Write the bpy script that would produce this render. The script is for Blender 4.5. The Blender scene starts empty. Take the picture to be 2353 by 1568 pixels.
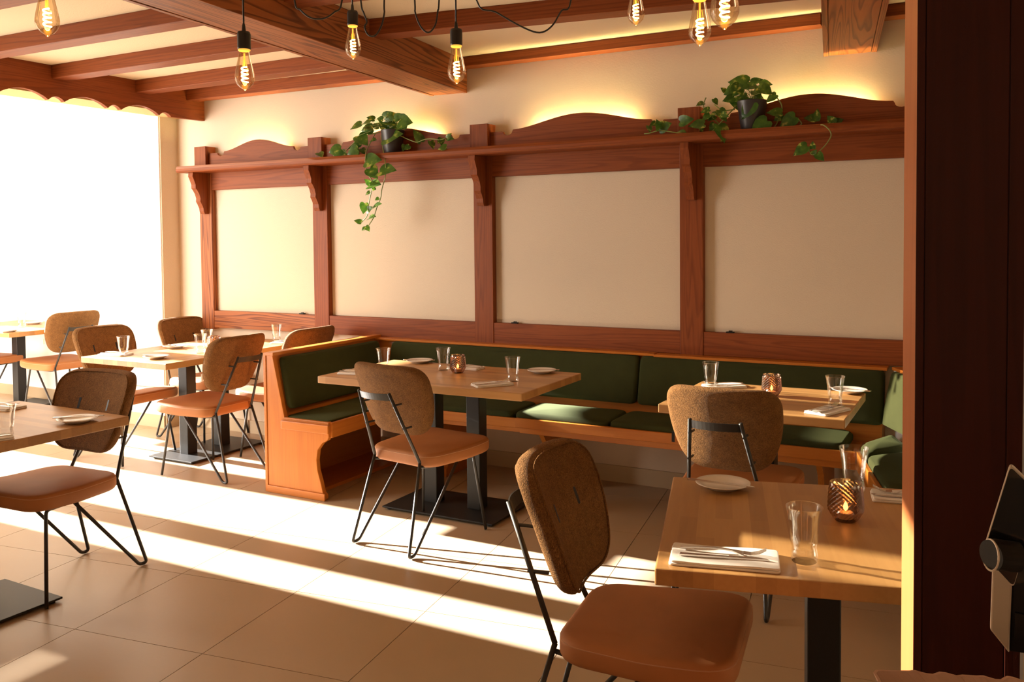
import bpy, bmesh, math, random
from mathutils import Vector, Matrix, Euler
random.seed(7)
S = bpy.context.scene
COL = S.collection
# ---------------------------------------------------------------- camera
CH = 1.5
def cam_axes():
    r, t, a = -.0096, .0362, -.4969
    R = Matrix(((math.cos(r), -math.sin(r), 0), (math.sin(r), math.cos(r), 0), (0, 0, 1)))
    dn = R @ Vector((0, math.cos(t), math.sin(t)))
    fh = R @ Vector((0, -math.sin(t), math.cos(t)))
    rt = R @ Vector((1, 0, 0))
    X = math.cos(a) * rt + math.sin(a) * fh
    Y = -math.sin(a) * rt + math.cos(a) * fh
    return Matrix((X, Y, -dn))
M = cam_axes()
FPX, CX, CY = 2020.57, 1176.5, 617.4
cam_data = bpy.data.cameras.new('camera')
cam = bpy.data.objects.new('camera', cam_data)
COL.objects.link(cam)
rv, uv, bv = M @ Vector((1, 0, 0)), M @ Vector((0, -1, 0)), M @ Vector((0, 0, -1))
cam.matrix_world = Matrix(((rv.x, uv.x, bv.x, 0), (rv.y, uv.y, bv.y, 0), (rv.z, uv.z, bv.z, CH), (0, 0, 0, 1)))
cam_data.sensor_width = 36
cam_data.lens = FPX / 2353 * 36
cam_data.shift_y = -(784 - CY) / 2353
cam_data.clip_start = .05
S.camera = cam
def ray(x, y): return M @ Vector(((x - CX) / FPX, (y - CY) / FPX, 1))
def onz(x, y, z=0.0):
    d = ray(x, y); return Vector((0, 0, CH)) + d * ((z - CH) / d.z)
def ony(x, y, Y):
    d = ray(x, y); return Vector((0, 0, CH)) + d * (Y / d.y)
# ---------------------------------------------------------------- light
S.view_settings.view_transform = 'Standard'
S.view_settings.look = 'None'
S.view_settings.gamma = 1
S.view_settings.use_curve_mapping = False
S.view_settings.exposure = -0.12
W = bpy.data.worlds.new('sky'); S.world = W; W.use_nodes = True
bg = W.node_tree.nodes['Background']
bg.inputs[0].default_value = (1.0, .93, .84, 1); bg.inputs[1].default_value = .25
def sun(el, az, e, col):
    l = bpy.data.lights.new('sun', 'SUN'); l.energy = e; l.color = col; l.angle = math.radians(.42)
    o = bpy.data.objects.new('sun', l); COL.objects.link(o)
    d = Vector((math.cos(el) * math.cos(az), math.cos(el) * math.sin(az), -math.sin(el)))
    o.rotation_euler = d.to_track_quat('-Z', 'Y').to_euler()
sun(math.radians(14.6), math.radians(0.3), 92, (1, .96, .91))
def area(name, loc, direction, sx, sy, e, col):
    l = bpy.data.lights.new(name, 'AREA'); l.shape = 'RECTANGLE'; l.size = sx; l.size_y = sy; l.energy = e; l.color = col
    o = bpy.data.objects.new(name, l); COL.objects.link(o); o.location = loc
    o.rotation_euler = Vector(direction).to_track_quat('-Z', 'Z').to_euler()
    return o
area('daylight_left_windows', (-8.7, 1.6, 1.8), (1, 0, 0), 6.0, 2.8, 56, (1, .76, .50))
area('bay_wall_fill', (-7.5, 1.2, 1.7), (0, 1, 0), 2.8, 3.0, 430, (1, .93, .84))  # added fill lamp that brightens the white bay wall, no window there
area('camera_side_fill', (-1.5, -2.6, 1.75), (-.1, 1, 0), 5.5, 2.2, 17, (1, .70, .43))  # added soft fill behind the camera, the wall there has no opening

# ---------------------------------------------------------------- materials
def nodes(name):
    m = bpy.data.materials.new(name); m.use_nodes = True
    nt = m.node_tree; b = nt.nodes['Principled BSDF']
    return m, nt, b
def C4(c): return (c[0], c[1], c[2], 1)
def plain(name, col, rough=.5, metal=0.0, spec=.5, bump=0, bscale=200, coat=0, var=0, vscale=3):
    m, nt, b = nodes(name)
    b.inputs['Base Color'].default_value = C4(col); b.inputs['Roughness'].default_value = rough
    b.inputs['Metallic'].default_value = metal; b.inputs['Specular IOR Level'].default_value = spec
    b.inputs['Coat Weight'].default_value = coat; b.inputs['Coat Roughness'].default_value = .15
    tc = nt.nodes.new('ShaderNodeTexCoord')
    if var:
        n = nt.nodes.new('ShaderNodeTexNoise'); n.inputs['Scale'].default_value = vscale; n.inputs['Detail'].default_value = 6
        nt.links.new(tc.outputs['Object'], n.inputs['Vector'])
        r = nt.nodes.new('ShaderNodeMixRGB'); r.inputs[1].default_value = C4([c * (1 - var) for c in col]); r.inputs[2].default_value = C4([min(1, c * (1 + var)) for c in col])
        nt.links.new(n.outputs['Fac'], r.inputs[0]); nt.links.new(r.outputs[0], b.inputs['Base Color'])
    if bump:
        n = nt.nodes.new('ShaderNodeTexNoise'); n.inputs['Scale'].default_value = bscale; n.inputs['Detail'].default_value = 3
        nt.links.new(tc.outputs['Object'], n.inputs['Vector'])
        bp = nt.nodes.new('ShaderNodeBump'); bp.inputs['Strength'].default_value = bump; bp.inputs['Distance'].default_value = .004
        nt.links.new(n.outputs['Fac'], bp.inputs['Height']); nt.links.new(bp.outputs[0], b.inputs['Normal'])
    return m
def wood(name, light, dark, axis='X', rough=.45, freq=9, stretch=9, scale=3.2, contrast=.75, coat=.0):
    m, nt, b = nodes(name); L = nt.links
    tc = nt.nodes.new('ShaderNodeTexCoord'); mp = nt.nodes.new('ShaderNodeMapping')
    sc = [scale * stretch / 3] * 3; sc['XYZ'.index(axis)] = scale / 6
    mp.inputs['Scale'].default_value = sc
    oi = nt.nodes.new('ShaderNodeObjectInfo'); ad = nt.nodes.new('ShaderNodeVectorMath'); ad.operation = 'ADD'
    sc2 = nt.nodes.new('ShaderNodeMath'); sc2.operation = 'MULTIPLY'; sc2.inputs[1].default_value = 20
    L.new(oi.outputs['Random'], sc2.inputs[0]); L.new(tc.outputs['Object'], mp.inputs['Vector'])
    L.new(mp.outputs[0], ad.inputs[0]); L.new(sc2.outputs[0], ad.inputs[1])
    n1 = nt.nodes.new('ShaderNodeTexNoise'); n1.inputs['Scale'].default_value = .6; n1.inputs['Detail'].default_value = 1.5; n1.inputs['Distortion'].default_value = .3
    L.new(ad.outputs[0], n1.inputs['Vector'])
    mu = nt.nodes.new('ShaderNodeMath'); mu.operation = 'MULTIPLY'; mu.inputs[1].default_value = freq
    L.new(n1.outputs['Fac'], mu.inputs[0])
    fr = nt.nodes.new('ShaderNodeMath'); fr.operation = 'FRACT'; L.new(mu.outputs[0], fr.inputs[0])
    cr = nt.nodes.new('ShaderNodeValToRGB'); e = cr.color_ramp.elements
    e[0].position = 0; e[0].color = (1, 1, 1, 1); e[1].position = 1; e[1].color = (1, 1, 1, 1)
    k = e.new(.5); k.color = (.85, .85, .85, 1); k = e.new(.8); k.color = (.1, .1, .1, 1); k = e.new(.92); k.color = (.25, .25, .25, 1)
    L.new(fr.outputs[0], cr.inputs[0])
    n2 = nt.nodes.new('ShaderNodeTexNoise'); n2.inputs['Scale'].default_value = 9; n2.inputs['Detail'].default_value = 5; n2.inputs['Roughness'].default_value = .65
    L.new(ad.outputs[0], n2.inputs['Vector'])
    mx = nt.nodes.new('ShaderNodeMath'); mx.operation = 'MULTIPLY_ADD'; mx.inputs[1].default_value = contrast
    L.new(cr.outputs[0], mx.inputs[0])
    m3 = nt.nodes.new('ShaderNodeMath'); m3.operation = 'MULTIPLY'; m3.inputs[1].default_value = 1 - contrast
    L.new(n2.outputs['Fac'], m3.inputs[0]); L.new(m3.outputs[0], mx.inputs[2])
    cm = nt.nodes.new('ShaderNodeMixRGB'); cm.inputs[1].default_value = C4(dark); cm.inputs[2].default_value = C4(light)
    L.new(mx.outputs[0], cm.inputs[0]); L.new(cm.outputs[0], b.inputs['Base Color'])
    b.inputs['Roughness'].default_value = rough; b.inputs['Coat Weight'].default_value = coat; b.inputs['Coat Roughness'].default_value = .2
    b.inputs['Specular IOR Level'].default_value = .22
    bp = nt.nodes.new('ShaderNodeBump'); bp.inputs['Strength'].default_value = .15; bp.inputs['Distance'].default_value = .002
    L.new(mx.outputs[0], bp.inputs['Height']); L.new(bp.outputs[0], b.inputs['Normal'])
    return m
def stave(name, c1, c2, rough=.4):
    """solid oak worktop glued from flush staves"""
    m, nt, b = nodes(name); L = nt.links
    tc = nt.nodes.new('ShaderNodeTexCoord'); br = nt.nodes.new('ShaderNodeTexBrick')
    br.inputs['Scale'].default_value = 1; br.inputs['Mortar Size'].default_value = 0; br.inputs['Brick Width'].default_value = .42; br.inputs['Row Height'].default_value = .045
    br.inputs['Color1'].default_value = (0, 0, 0, 1); br.inputs['Color2'].default_value = (1, 1, 1, 1); br.offset = .37
    L.new(tc.outputs['Object'], br.inputs['Vector'])
    mp = nt.nodes.new('ShaderNodeMapping'); mp.inputs['Scale'].default_value = (4, 60, 60); L.new(tc.outputs['Object'], mp.inputs['Vector'])
    n = nt.nodes.new('ShaderNodeTexNoise'); n.inputs['Scale'].default_value = 1.2; n.inputs['Detail'].default_value = 5; L.new(mp.outputs[0], n.inputs['Vector'])
    mx = nt.nodes.new('ShaderNodeMixRGB'); mx.inputs[0].default_value = .42; L.new(br.outputs['Color'], mx.inputs[1]); L.new(n.outputs['Fac'], mx.inputs[2])
    cm = nt.nodes.new('ShaderNodeMixRGB'); cm.inputs[1].default_value = C4(c1); cm.inputs[2].default_value = C4(c2); L.new(mx.outputs[0], cm.inputs[0])
    L.new(cm.outputs[0], b.inputs['Base Color']); b.inputs['Roughness'].default_value = rough
    return m
def weave(name, c1, c2, period=.0058):
    m, nt, b = nodes(name); L = nt.links
    tc = nt.nodes.new('ShaderNodeTexCoord'); sp = nt.nodes.new('ShaderNodeSeparateXYZ'); L.new(tc.outputs['Object'], sp.inputs[0])
    nz = nt.nodes.new('ShaderNodeTexNoise'); nz.inputs['Scale'].default_value = 90; nz.inputs['Detail'].default_value = 2; L.new(tc.outputs['Object'], nz.inputs['Vector'])
    outs = []
    for sc_ in ((110, 330, 430), (430, 330, 110)):      # slubby warp and weft threads
        mp = nt.nodes.new('ShaderNodeMapping'); mp.inputs['Scale'].default_value = sc_; L.new(tc.outputs['Object'], mp.inputs['Vector'])
        s = nt.nodes.new('ShaderNodeTexNoise'); s.inputs['Scale'].default_value = 1.15; s.inputs['Detail'].default_value = 1.5; L.new(mp.outputs[0], s.inputs['Vector']); outs.append(s)
    mu = nt.nodes.new('ShaderNodeMath'); mu.operation = 'MAXIMUM'; L.new(outs[0].outputs[0], mu.inputs[0]); L.new(outs[1].outputs[0], mu.inputs[1])
    mr = nt.nodes.new('ShaderNodeMapRange'); mr.inputs[1].default_value = .40; mr.inputs[2].default_value = .72; L.new(mu.outputs[0], mr.inputs[0])
    n2 = nt.nodes.new('ShaderNodeTexNoise'); n2.inputs['Scale'].default_value = 35; n2.inputs['Detail'].default_value = 5; L.new(tc.outputs['Object'], n2.inputs['Vector'])
    mx = nt.nodes.new('ShaderNodeMixRGB'); mx.inputs[0].default_value = .45; L.new(mr.outputs[0], mx.inputs[1]); L.new(n2.outputs['Fac'], mx.inputs[2])
    cm = nt.nodes.new('ShaderNodeMixRGB'); cm.inputs[1].default_value = C4(c1); cm.inputs[2].default_value = C4(c2); L.new(mx.outputs[0], cm.inputs[0])
    L.new(cm.outputs[0], b.inputs['Base Color']); b.inputs['Roughness'].default_value = .9; b.inputs['Sheen Weight'].default_value = 0
    b.inputs['Specular IOR Level'].default_value = .2
    bp = nt.nodes.new('ShaderNodeBump'); bp.inputs['Strength'].default_value = 1.0; bp.inputs['Distance'].default_value = .003
    L.new(mr.outputs[0], bp.inputs['Height']); L.new(bp.outputs[0], b.inputs['Normal'])
    return m
def thin_glass(name, tint, gloss=1.0, rough=.02, base=.03):
    m = bpy.data.materials.new(name); m.use_nodes = True; nt = m.node_tree; nt.nodes.clear(); L = nt.links
    out = nt.nodes.new('ShaderNodeOutputMaterial'); tr = nt.nodes.new('ShaderNodeBsdfTransparent'); tr.inputs[0].default_value = C4(tint)
    gl = nt.nodes.new('ShaderNodeBsdfGlossy'); gl.inputs['Roughness'].default_value = rough; gl.inputs[0].default_value = (1, 1, 1, 1)
    lw = nt.nodes.new('ShaderNodeLayerWeight'); lw.inputs[0].default_value = .35
    ma = nt.nodes.new('ShaderNodeMath'); ma.operation = 'MULTIPLY_ADD'; ma.inputs[1].default_value = .55 * gloss; ma.inputs[2].default_value = base; L.new(lw.outputs['Fresnel'], ma.inputs[0])
    mx = nt.nodes.new('ShaderNodeMixShader'); L.new(ma.outputs[0], mx.inputs[0]); L.new(tr.outputs[0], mx.inputs[1]); L.new(gl.outputs[0], mx.inputs[2]); L.new(mx.outputs[0], out.inputs[0])
    return m
def emit(name, col, e):
    m, nt, b = nodes(name); b.inputs['Base Color'].default_value = C4(col)
    b.inputs['Emission Color'].default_value = C4(col); b.inputs['Emission Strength'].default_value = e
    return m
RW_L, RW_D = (.31, .084, .020), (.11, .020, .005)
MW = {a: wood('reddish brown oak ' + a, RW_L, RW_D, a, freq=16, stretch=14, contrast=.30, rough=.5) for a in 'XYZ'}
MB = {a: wood('beam oak ' + a, (.38, .125, .038), (.07, .014, .005), a, freq=17, stretch=10, contrast=.72, scale=4.6) for a in 'XYZ'}
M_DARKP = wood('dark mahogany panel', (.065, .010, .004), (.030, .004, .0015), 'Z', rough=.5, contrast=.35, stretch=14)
M_STRIP = wood('reddish edge wood with window light', (.55, .20, .075), (.42, .13, .045), 'Z', contrast=.3)  # left pillar face lightened in colour for the window light it catches
M_BENCH = {a: wood('orange varnished bench wood ' + a, (.56, .195, .030), (.40, .110, .014), a, rough=.35, contrast=.2, coat=.15, stretch=12) for a in 'XYZ'}
M_WALL = plain('cream plaster', (.66, .555, .43), .85, bump=.35, bscale=160, spec=.2)
M_WALLUP = plain('cream rough plaster', (.68, .56, .43), .85, bump=.13, bscale=110, spec=.2)
M_WHITE = plain('white painted wall', (.92, .92, .90), .7, spec=.2)
M_CEIL = plain('ceiling plaster', (.78, .66, .48), .9, bump=.3, bscale=120, spec=.2)
M_TILE = plain('beige floor tile', (.44, .325, .21), .36, var=.10, vscale=2.2, bump=.05, bscale=60, spec=.5)
M_GROUT = plain('dark grout', (.22, .14, .085), .9)
M_FLOOR2 = plain('beige floor', (.48, .34, .22), .45)
M_SKIRT = plain('beige skirting tile', (.50, .38, .24), .5, var=.06)
M_TOP = stave('oak table top', (.33, .155, .048), (.58, .32, .115))
M_BLACK = plain('black powder coated metal', (.013, .012, .011), .45, bump=.1, bscale=900, spec=.35)
M_RODS = plain('dark grey steel rod', (.028, .026, .024), .42, metal=.1)
M_LEATH = plain('cognac velvet leather', (.40, .155, .050), .62, var=.14, vscale=9, bump=.08, bscale=260, spec=.35)
M_PIPE = plain('seam thread', (.50, .26, .13), .8)
M_FAB = weave('brown woven fabric', (.075, .032, .010), (.42, .20, .065))
M_GREEN = plain('green velvet', (.036, .040, .013), .95, var=.18, vscale=14, bump=.15, bscale=500, spec=.15)
M_GREEN.node_tree.nodes['Principled BSDF'].inputs['Sheen Weight'].default_value = .08
M_GREEN.node_tree.nodes['Principled BSDF'].inputs['Sheen Tint'].default_value = (.5, .6, .25, 1)
M_POT = plain('dark grey pot', (.035, .033, .036), .35)
M_SOIL = plain('soil', (.03, .018, .01), .95)
M_STEM = plain('green stem', (.20, .26, .06), .5)
M_CHINA = plain('white china', (.80, .74, .68), .18)
M_LINEN = plain('white linen napkin', (.86, .81, .76), .85, bump=.15, bscale=900)
M_STEEL = plain('polished steel', (.75, .71, .68), .22, metal=1)
M_GLASS = thin_glass('clear drinking glass', (.99, .99, .985), .75, .0, .02)
M_CANDLE = thin_glass('smoky pink brown glass', (.42, .235, .185), 1.2, .14, .15)
M_WAX = plain('tealight wax', (.85, .75, .6), .5)
M_FLAME = emit('candle flame', (1, .45, .10), 26)
M_BULB = thin_glass('amber bulb glass', (.98, .86, .70), 1.0)
M_FIL = emit('glowing filament', (1, .62, .22), 38)
M_BRASS_GLOW = emit('brass bulb cap with glow', (1, .55, .08), .9)  # shine of the burning bulb put into cap and stem as emission
M_CORD = plain('black cord', (.012, .011, .011), .4)
M_LED = emit('warm led strip', (1, .82, .34), 330)
M_SCREEN = plain('glossy black screen', (.008, .008, .009), .04, spec=.9)
M_SILVER = plain('satin silver plastic', (.68, .58, .48), .4, metal=.2)
M_DKPL = plain('dark plastic', (.012, .010, .009), .5, spec=.3)
M_PINK = plain('pale pink paper', (.66, .43, .34), .7)
M_TAG = plain('off white tag', (.8, .76, .68), .7)
M_COUNTER = plain('dark counter', (.04, .02, .014), .4)
def leafmat():
    m, nt, b = nodes('pothos leaf'); L = nt.links
    tc = nt.nodes.new('ShaderNodeTexCoord'); n = nt.nodes.new('ShaderNodeTexNoise'); n.inputs['Scale'].default_value = 2.2; n.inputs['Detail'].default_value = 4
    oi = nt.nodes.new('ShaderNodeObjectInfo'); ad = nt.nodes.new('ShaderNodeVectorMath'); ad.operation = 'ADD'
    mm = nt.nodes.new('ShaderNodeMath'); mm.operation = 'MULTIPLY'; mm.inputs[1].default_value = 30; L.new(oi.outputs['Random'], mm.inputs[0])
    L.new(tc.outputs['Object'], ad.inputs[0]); L.new(mm.outputs[0], ad.inputs[1]); L.new(ad.outputs[0], n.inputs['Vector'])
    cr = nt.nodes.new('ShaderNodeValToRGB'); e = cr.color_ramp.elements
    e[0].position = .35; e[0].color = (.035, .105, .012, 1); e[1].position = .66; e[1].color = (.45, .50, .10, 1)
    k = e.new(.58); k.color = (.085, .19, .022, 1)
    L.new(n.outputs['Fac'], cr.inputs[0]); L.new(cr.outputs[0], b.inputs['Base Color']); b.inputs['Roughness'].default_value = .32
    t = nt.nodes.new('ShaderNodeBsdfTranslucent'); L.new(cr.outputs[0], t.inputs[0])
    mx = nt.nodes.new('ShaderNodeMixShader'); mx.inputs[0].default_value = .35
    L.new(b.outputs[0], mx.inputs[1]); L.new(t.outputs[0], mx.inputs[2]); L.new(mx.outputs[0], nt.nodes['Material Output'].inputs[0])
    return m
M_LEAF = leafmat()

# ---------------------------------------------------------------- mesh builder
class MBd:
    def __init__(s): s.v = []; s.f = []
    def add(s, vs, fs):
        o = len(s.v); s.v += [tuple(v) for v in vs]; s.f += [tuple(i + o for i in f) for f in fs]; return s
    def box(s, x0, x1, y0, y1, z0, z1):
        return s.add([(x0, y0, z0), (x1, y0, z0), (x1, y1, z0), (x0, y1, z0), (x0, y0, z1), (x1, y0, z1), (x1, y1, z1), (x0, y1, z1)],
                     [(0, 3, 2, 1), (4, 5, 6, 7), (0, 1, 5, 4), (1, 2, 6, 5), (2, 3, 7, 6), (3, 0, 4, 7)])
    def prism(s, poly, axis, a, b):
        """poly: 2D points; axis = extrusion axis"""
        def P(u, v, w): return {'X': (w, u, v), 'Y': (u, w, v), 'Z': (u, v, w)}[axis]
        n = len(poly)
        vs = [P(u, v, a) for u, v in poly] + [P(u, v, b) for u, v in poly]
        fs = [tuple(range(n))[::-1], tuple(range(n, 2 * n))] + [(i, (i + 1) % n, n + (i + 1) % n, n + i) for i in range(n)]
        return s.add(vs, fs)
    def tube(s, pts, r, n=8, cap=True):
        pts = [Vector(p) for p in pts]; rs = r if isinstance(r, (list, tuple)) else [r] * len(pts)
        T = []
        for i in range(len(pts)):
            a = pts[max(i - 1, 0)]; b = pts[min(i + 1, len(pts) - 1)]; T.append((b - a).normalized())
        up = Vector((0, 0, 1)) if abs(T[0].z) < .9 else Vector((0, 1, 0))
        U = (up - T[0] * up.dot(T[0])).normalized(); vs = []
        for i, p in enumerate(pts):
            U = (U - T[i] * U.dot(T[i])).normalized(); V = T[i].cross(U)
            for k in range(n):
                a = 2 * math.pi * k / n; vs.append(p + (U * math.cos(a) + V * math.sin(a)) * rs[i])
        fs = [(i * n + k, i * n + (k + 1) % n, (i + 1) * n + (k + 1) % n, (i + 1) * n + k) for i in range(len(pts) - 1) for k in range(n)]
        if cap: fs += [tuple(range(n))[::-1], tuple((len(pts) - 1) * n + k for k in range(n))]
        return s.add(vs, fs)
    def lathe(s, prof, n=24, c=(0, 0, 0), mod=None):
        vs = []; fs = []; m = len(prof)
        for i, (r, z) in enumerate(prof):
            for k in range(n):
                a = 2 * math.pi * k / n; rr = r * (mod(i, k) if mod else 1)
                vs.append((c[0] + rr * math.cos(a), c[1] + rr * math.sin(a), c[2] + z))
        for i in range(m - 1):
            for k in range(n): fs.append((i * n + k, i * n + (k + 1) % n, (i + 1) * n + (k + 1) % n, (i + 1) * n + k))
        if prof[0][0] > 1e-4 and prof[0] != prof[-1]: pass
        return s.add(vs, fs)
    def pad(s, outline, t, er, crown=.01, crownb=0.0, bend=None, plane='XY', rings=5):
        """upholstered pad: outline (list of 2D pts), thickness t, edge radius er"""
        n = len(outline); cx = sum(p[0] for p in outline) / n; cy = sum(p[1] for p in outline) / n
        R = max(math.hypot(p[0] - cx, p[1] - cy) for p in outline); L = []
        def ring(inset, h): L.append([(cx + (p[0] - cx) * (1 - inset / math.hypot(p[0] - cx, p[1] - cy)), cy + (p[1] - cy) * (1 - inset / math.hypot(p[0] - cx, p[1] - cy)), h) for p in outline])
        def scl(k, h): L.append([(cx + (p[0] - cx) * k, cy + (p[1] - cy) * k, h) for p in outline])
        ks = [.0, .3, .55, .75, .88]
        ie = er / R
        for k in ks[1:]: scl(k * (1 - ie), -t / 2 - crownb * (1 - k * k))
        for q in range(rings):
            a = math.pi / 2 * q / (rings - 1); ring(er * (1 - math.sin(a)), -t / 2 + er * (1 - math.cos(a)))
        for q in range(rings):
            a = math.pi / 2 * q / (rings - 1); ring(er * (1 - math.cos(a)), t / 2 - er * (1 - math.sin(a)))
        for k in ks[:0:-1]: scl(k * (1 - ie), t / 2 + crown * (1 - k * k))
        vs = [p for r in L for p in r]; m = len(L)
        fs = [(i * n + k, i * n + (k + 1) % n, (i + 1) * n + (k + 1) % n, (i + 1) * n + k) for i in range(m - 1) for k in range(n)]
        vs.append((cx, cy, -t / 2 - crownb)); fs += [(len(vs) - 1, (k + 1) % n, k) for k in range(n)]
        vs.append((cx, cy, t / 2 + crown)); fs += [(len(vs) - 1, (m - 1) * n + k, (m - 1) * n + (k + 1) % n) for k in range(n)]
        out = []
        for (a, b, c) in vs:
            p = {'XY': (a, b, c), 'XZ': (a, -c, b), 'YZ': (c, a, b)}[plane]
            out.append(bend(*p) if bend else p)
        return s.add(out, fs)
    def xf(s, mat):
        s.v = [tuple(mat @ Vector(v)) for v in s.v]; return s
    def build(s, name, mat, parent=None, loc=(0, 0, 0), rz=0, bevel=0, smooth=False, fix=True):
        me = bpy.data.meshes.new(name); me.from_pydata(s.v, [], s.f); me.update()
        if fix:
            bm = bmesh.new(); bm.from_mesh(me); bmesh.ops.recalc_face_normals(bm, faces=bm.faces); bm.to_mesh(me); bm.free()
        me.materials.append(mat)
        if smooth:
            for p in me.polygons: p.use_smooth = True
        o = bpy.data.objects.new(name, me); COL.objects.link(o); o.location = loc; o.rotation_euler = (0, 0, rz)
        if parent: o.parent = parent
        if bevel:
            b = o.modifiers.new('bevel', 'BEVEL'); b.width = bevel; b.segments = 2; b.limit_method = 'ANGLE'
        return o
def thing(name, label, cat, loc=(0, 0, 0), rz=0, group=None):
    o = bpy.data.objects.new(name, None); COL.objects.link(o); o.location = loc; o.rotation_euler = (0, 0, rz); o.empty_display_size = .05
    return tag(o, label, cat, group)
def tag(o, label, cat, group=None):
    o['label'] = label; o['category'] = cat
    if group: o['group'] = group
    return o
def struct(o): o['kind'] = 'structure'; return o
KIDS = {}
def kids(o): return [c for c in bpy.data.objects if c.parent == o]
def dup(root, loc, rz, label, group=None):
    r = root.copy(); COL.objects.link(r); r.location = loc; r.rotation_euler = (0, 0, rz); r['label'] = label
    if group: r['group'] = group
    for ch in kids(root):
        c = ch.copy(); COL.objects.link(c); c.parent = r
        for g in kids(ch):
            d = g.copy(); COL.objects.link(d); d.parent = c
    return r
def fillet(pts, r, n=5):
    pts = [Vector(p) for p in pts]; out = [pts[0]]
    for i in range(1, len(pts) - 1):
        a, b, c = pts[i - 1], pts[i], pts[i + 1]; u = (a - b); v = (c - b)
        d = min(r, u.length * .45, v.length * .45); p0 = b + u.normalized() * d; p1 = b + v.normalized() * d
        for k in range(n + 1):
            t = k / n; out.append(p0 * (1 - t) ** 2 + b * 2 * t * (1 - t) + p1 * t * t)
    out.append(pts[-1]); return out
def rounded(pts, rad, n=6):
    """rounded 2D polygon"""
    out = []; N = len(pts)
    for i in range(N):
        a, b, c = Vector(pts[i - 1]), Vector(pts[i]), Vector(pts[(i + 1) % N]); r = rad[i] if isinstance(rad, (list, tuple)) else rad
        u = (a - b); v = (c - b); d = min(r, u.length * .49, v.length * .49); p0 = b + u.normalized() * d; p1 = b + v.normalized() * d
        for k in range(n + 1):
            t = k / n; q = p0 * (1 - t) ** 2 + b * 2 * t * (1 - t) + p1 * t * t; out.append((q.x, q.y))
    return out
def densify(poly, step):
    out = []; n = len(poly)
    for i in range(n):
        a, b = Vector(poly[i]), Vector(poly[(i + 1) % n]); k = max(1, int((b - a).length / step))
        for j in range(k): q = a.lerp(b, j / k); out.append((q.x, q.y))
    return out

# ---------------------------------------------------------------- room shell
CEIL = 2.66
WY = 4.975            # main wall plane
fl = struct(MBd().box(-9.4, 3.2, -3.2, 5.5, -.12, -.006).build('floor', M_GROUT))
TA = math.radians(8.0); ex = Vector((math.cos(TA), math.sin(TA))); ey = Vector((-math.sin(TA), math.cos(TA)))
TWx, TWy = .606, .592
node0 = Vector((-2.492, 2.214))
tm = MBd().box(.0015, TWx - .0015, .0015, TWy - .0015, -.006, 0).build('tile', M_TILE, fl, rz=TA)
first = True
for i in range(-13, 8):
    for j in range(-4, 7):
        p = node0 + ex * (i * TWx) + ey * (j * TWy); c = p + ex * TWx / 2 + ey * TWy / 2
        if not (-9.3 < c.x < 1.2 and .7 < c.y < 5.35): continue
        o = tm if first else tm.copy()
        if not first: COL.objects.link(o)
        first = False; o.location = (p.x, p.y, 0)
struct(MBd().box(-9.3, 3.1, -3.1, .62, -.008, -.001).build('trim_1', M_FLOOR2))
# ceiling (main room) and higher bay ceiling
struct(MBd().box(-5.47, 3.2, -3.2, 5.4, CEIL, CEIL + .1).build('ceiling', M_CEIL))
struct(MBd().box(-9.4, -5.47, -3.2, 5.6, 3.45, 3.55).build('trim_2', M_CEIL))
struct(MBd().box(-5.47, -5.40, -3.2, 4.97, CEIL + .1, 3.45).build('trim_3', M_CEIL))
# back wall
struct(MBd().box(-5.76, .6, WY, WY + .15, 0, CEIL).build('wall_back', M_WALLUP))
wb = struct(MBd().box(-6.3, -5.765, 4.80, 5.4, 0, 3.45).box(-9.4, -6.3, 5.20, 5.4, 0, 3.45).build('wall_bay', M_WHITE))
struct(MBd().box(-5.76, -5.478, -3.2, 4.97, 2.472, 3.45).build('trim_4', plain('ochre lintel paint', (.62, .46, .22), .85)))
struct(MBd().box(-5.765, -5.755, 4.81, WY, 0, 2.66).build('trim_5', M_WALL))
struct(MBd().box(-5.75, -.2, WY - .012, WY, 0, .10).box(-6.3, -5.76, 4.788, 4.80, 0, .10).box(-5.755, -5.745, 4.80, WY, 0, .10).box(-9.4, -6.3, 5.188, 5.2, 0, .10).build('baseboard_back', M_SKIRT))
# left wall with tall window openings (out of frame, they shape the sunlight)
wl = MBd()
X0, X1 = -9.05, -8.9
wl.box(X0, X1, 3.0, 3.2, 0, 3.45).box(X0, X1, 2.14, 2.76, 0, 3.45).box(X0, X1, 1.93, 2.14, 0, 2.66).box(X0, X1, 3.77, 4.02, 0, 3.45)
wl.box(X0, X1, 4.725, 5.12, 0, 3.45)
wl.box(X0, X1, 2.76, 3.0, 2.02, 2.62).box(X0, X1, 3.2, 3.77, 2.02, 2.62).box(X0, X1, 4.02, 5.12, 2.30, 2.62).box(X0, X1, -3.2, -1.6, 0, 3.45).box(X0, X1, 5.12, 5.6, 0, 3.45)
wl.box(X0, X1, -1.6, 1.93, 0, 1.54).box(X0, X1, -1.6, 1.93, 1.585, 2.66)
struct(wl.build('wall_left', M_WALL))
fr = MBd()
for y in (-1.6, -.42, .75, 1.90): fr.box(X0 + .03, X1 - .03, y, y + .04, 2.66, 3.45)
wnd = struct(fr.build('window_1', M_BLACK))
M_TINT = bpy.data.materials.new('sun dimming sheet'); M_TINT.use_nodes = True  # added unseen sheets that weaken the sun through the upper openings
_n = M_TINT.node_tree; _n.nodes.clear(); _o = _n.nodes.new('ShaderNodeOutputMaterial'); _t = _n.nodes.new('ShaderNodeBsdfTransparent')
_t.inputs[0].default_value = (.24, .22, .175, 1); _n.links.new(_t.outputs[0], _o.inputs[0])
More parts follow.
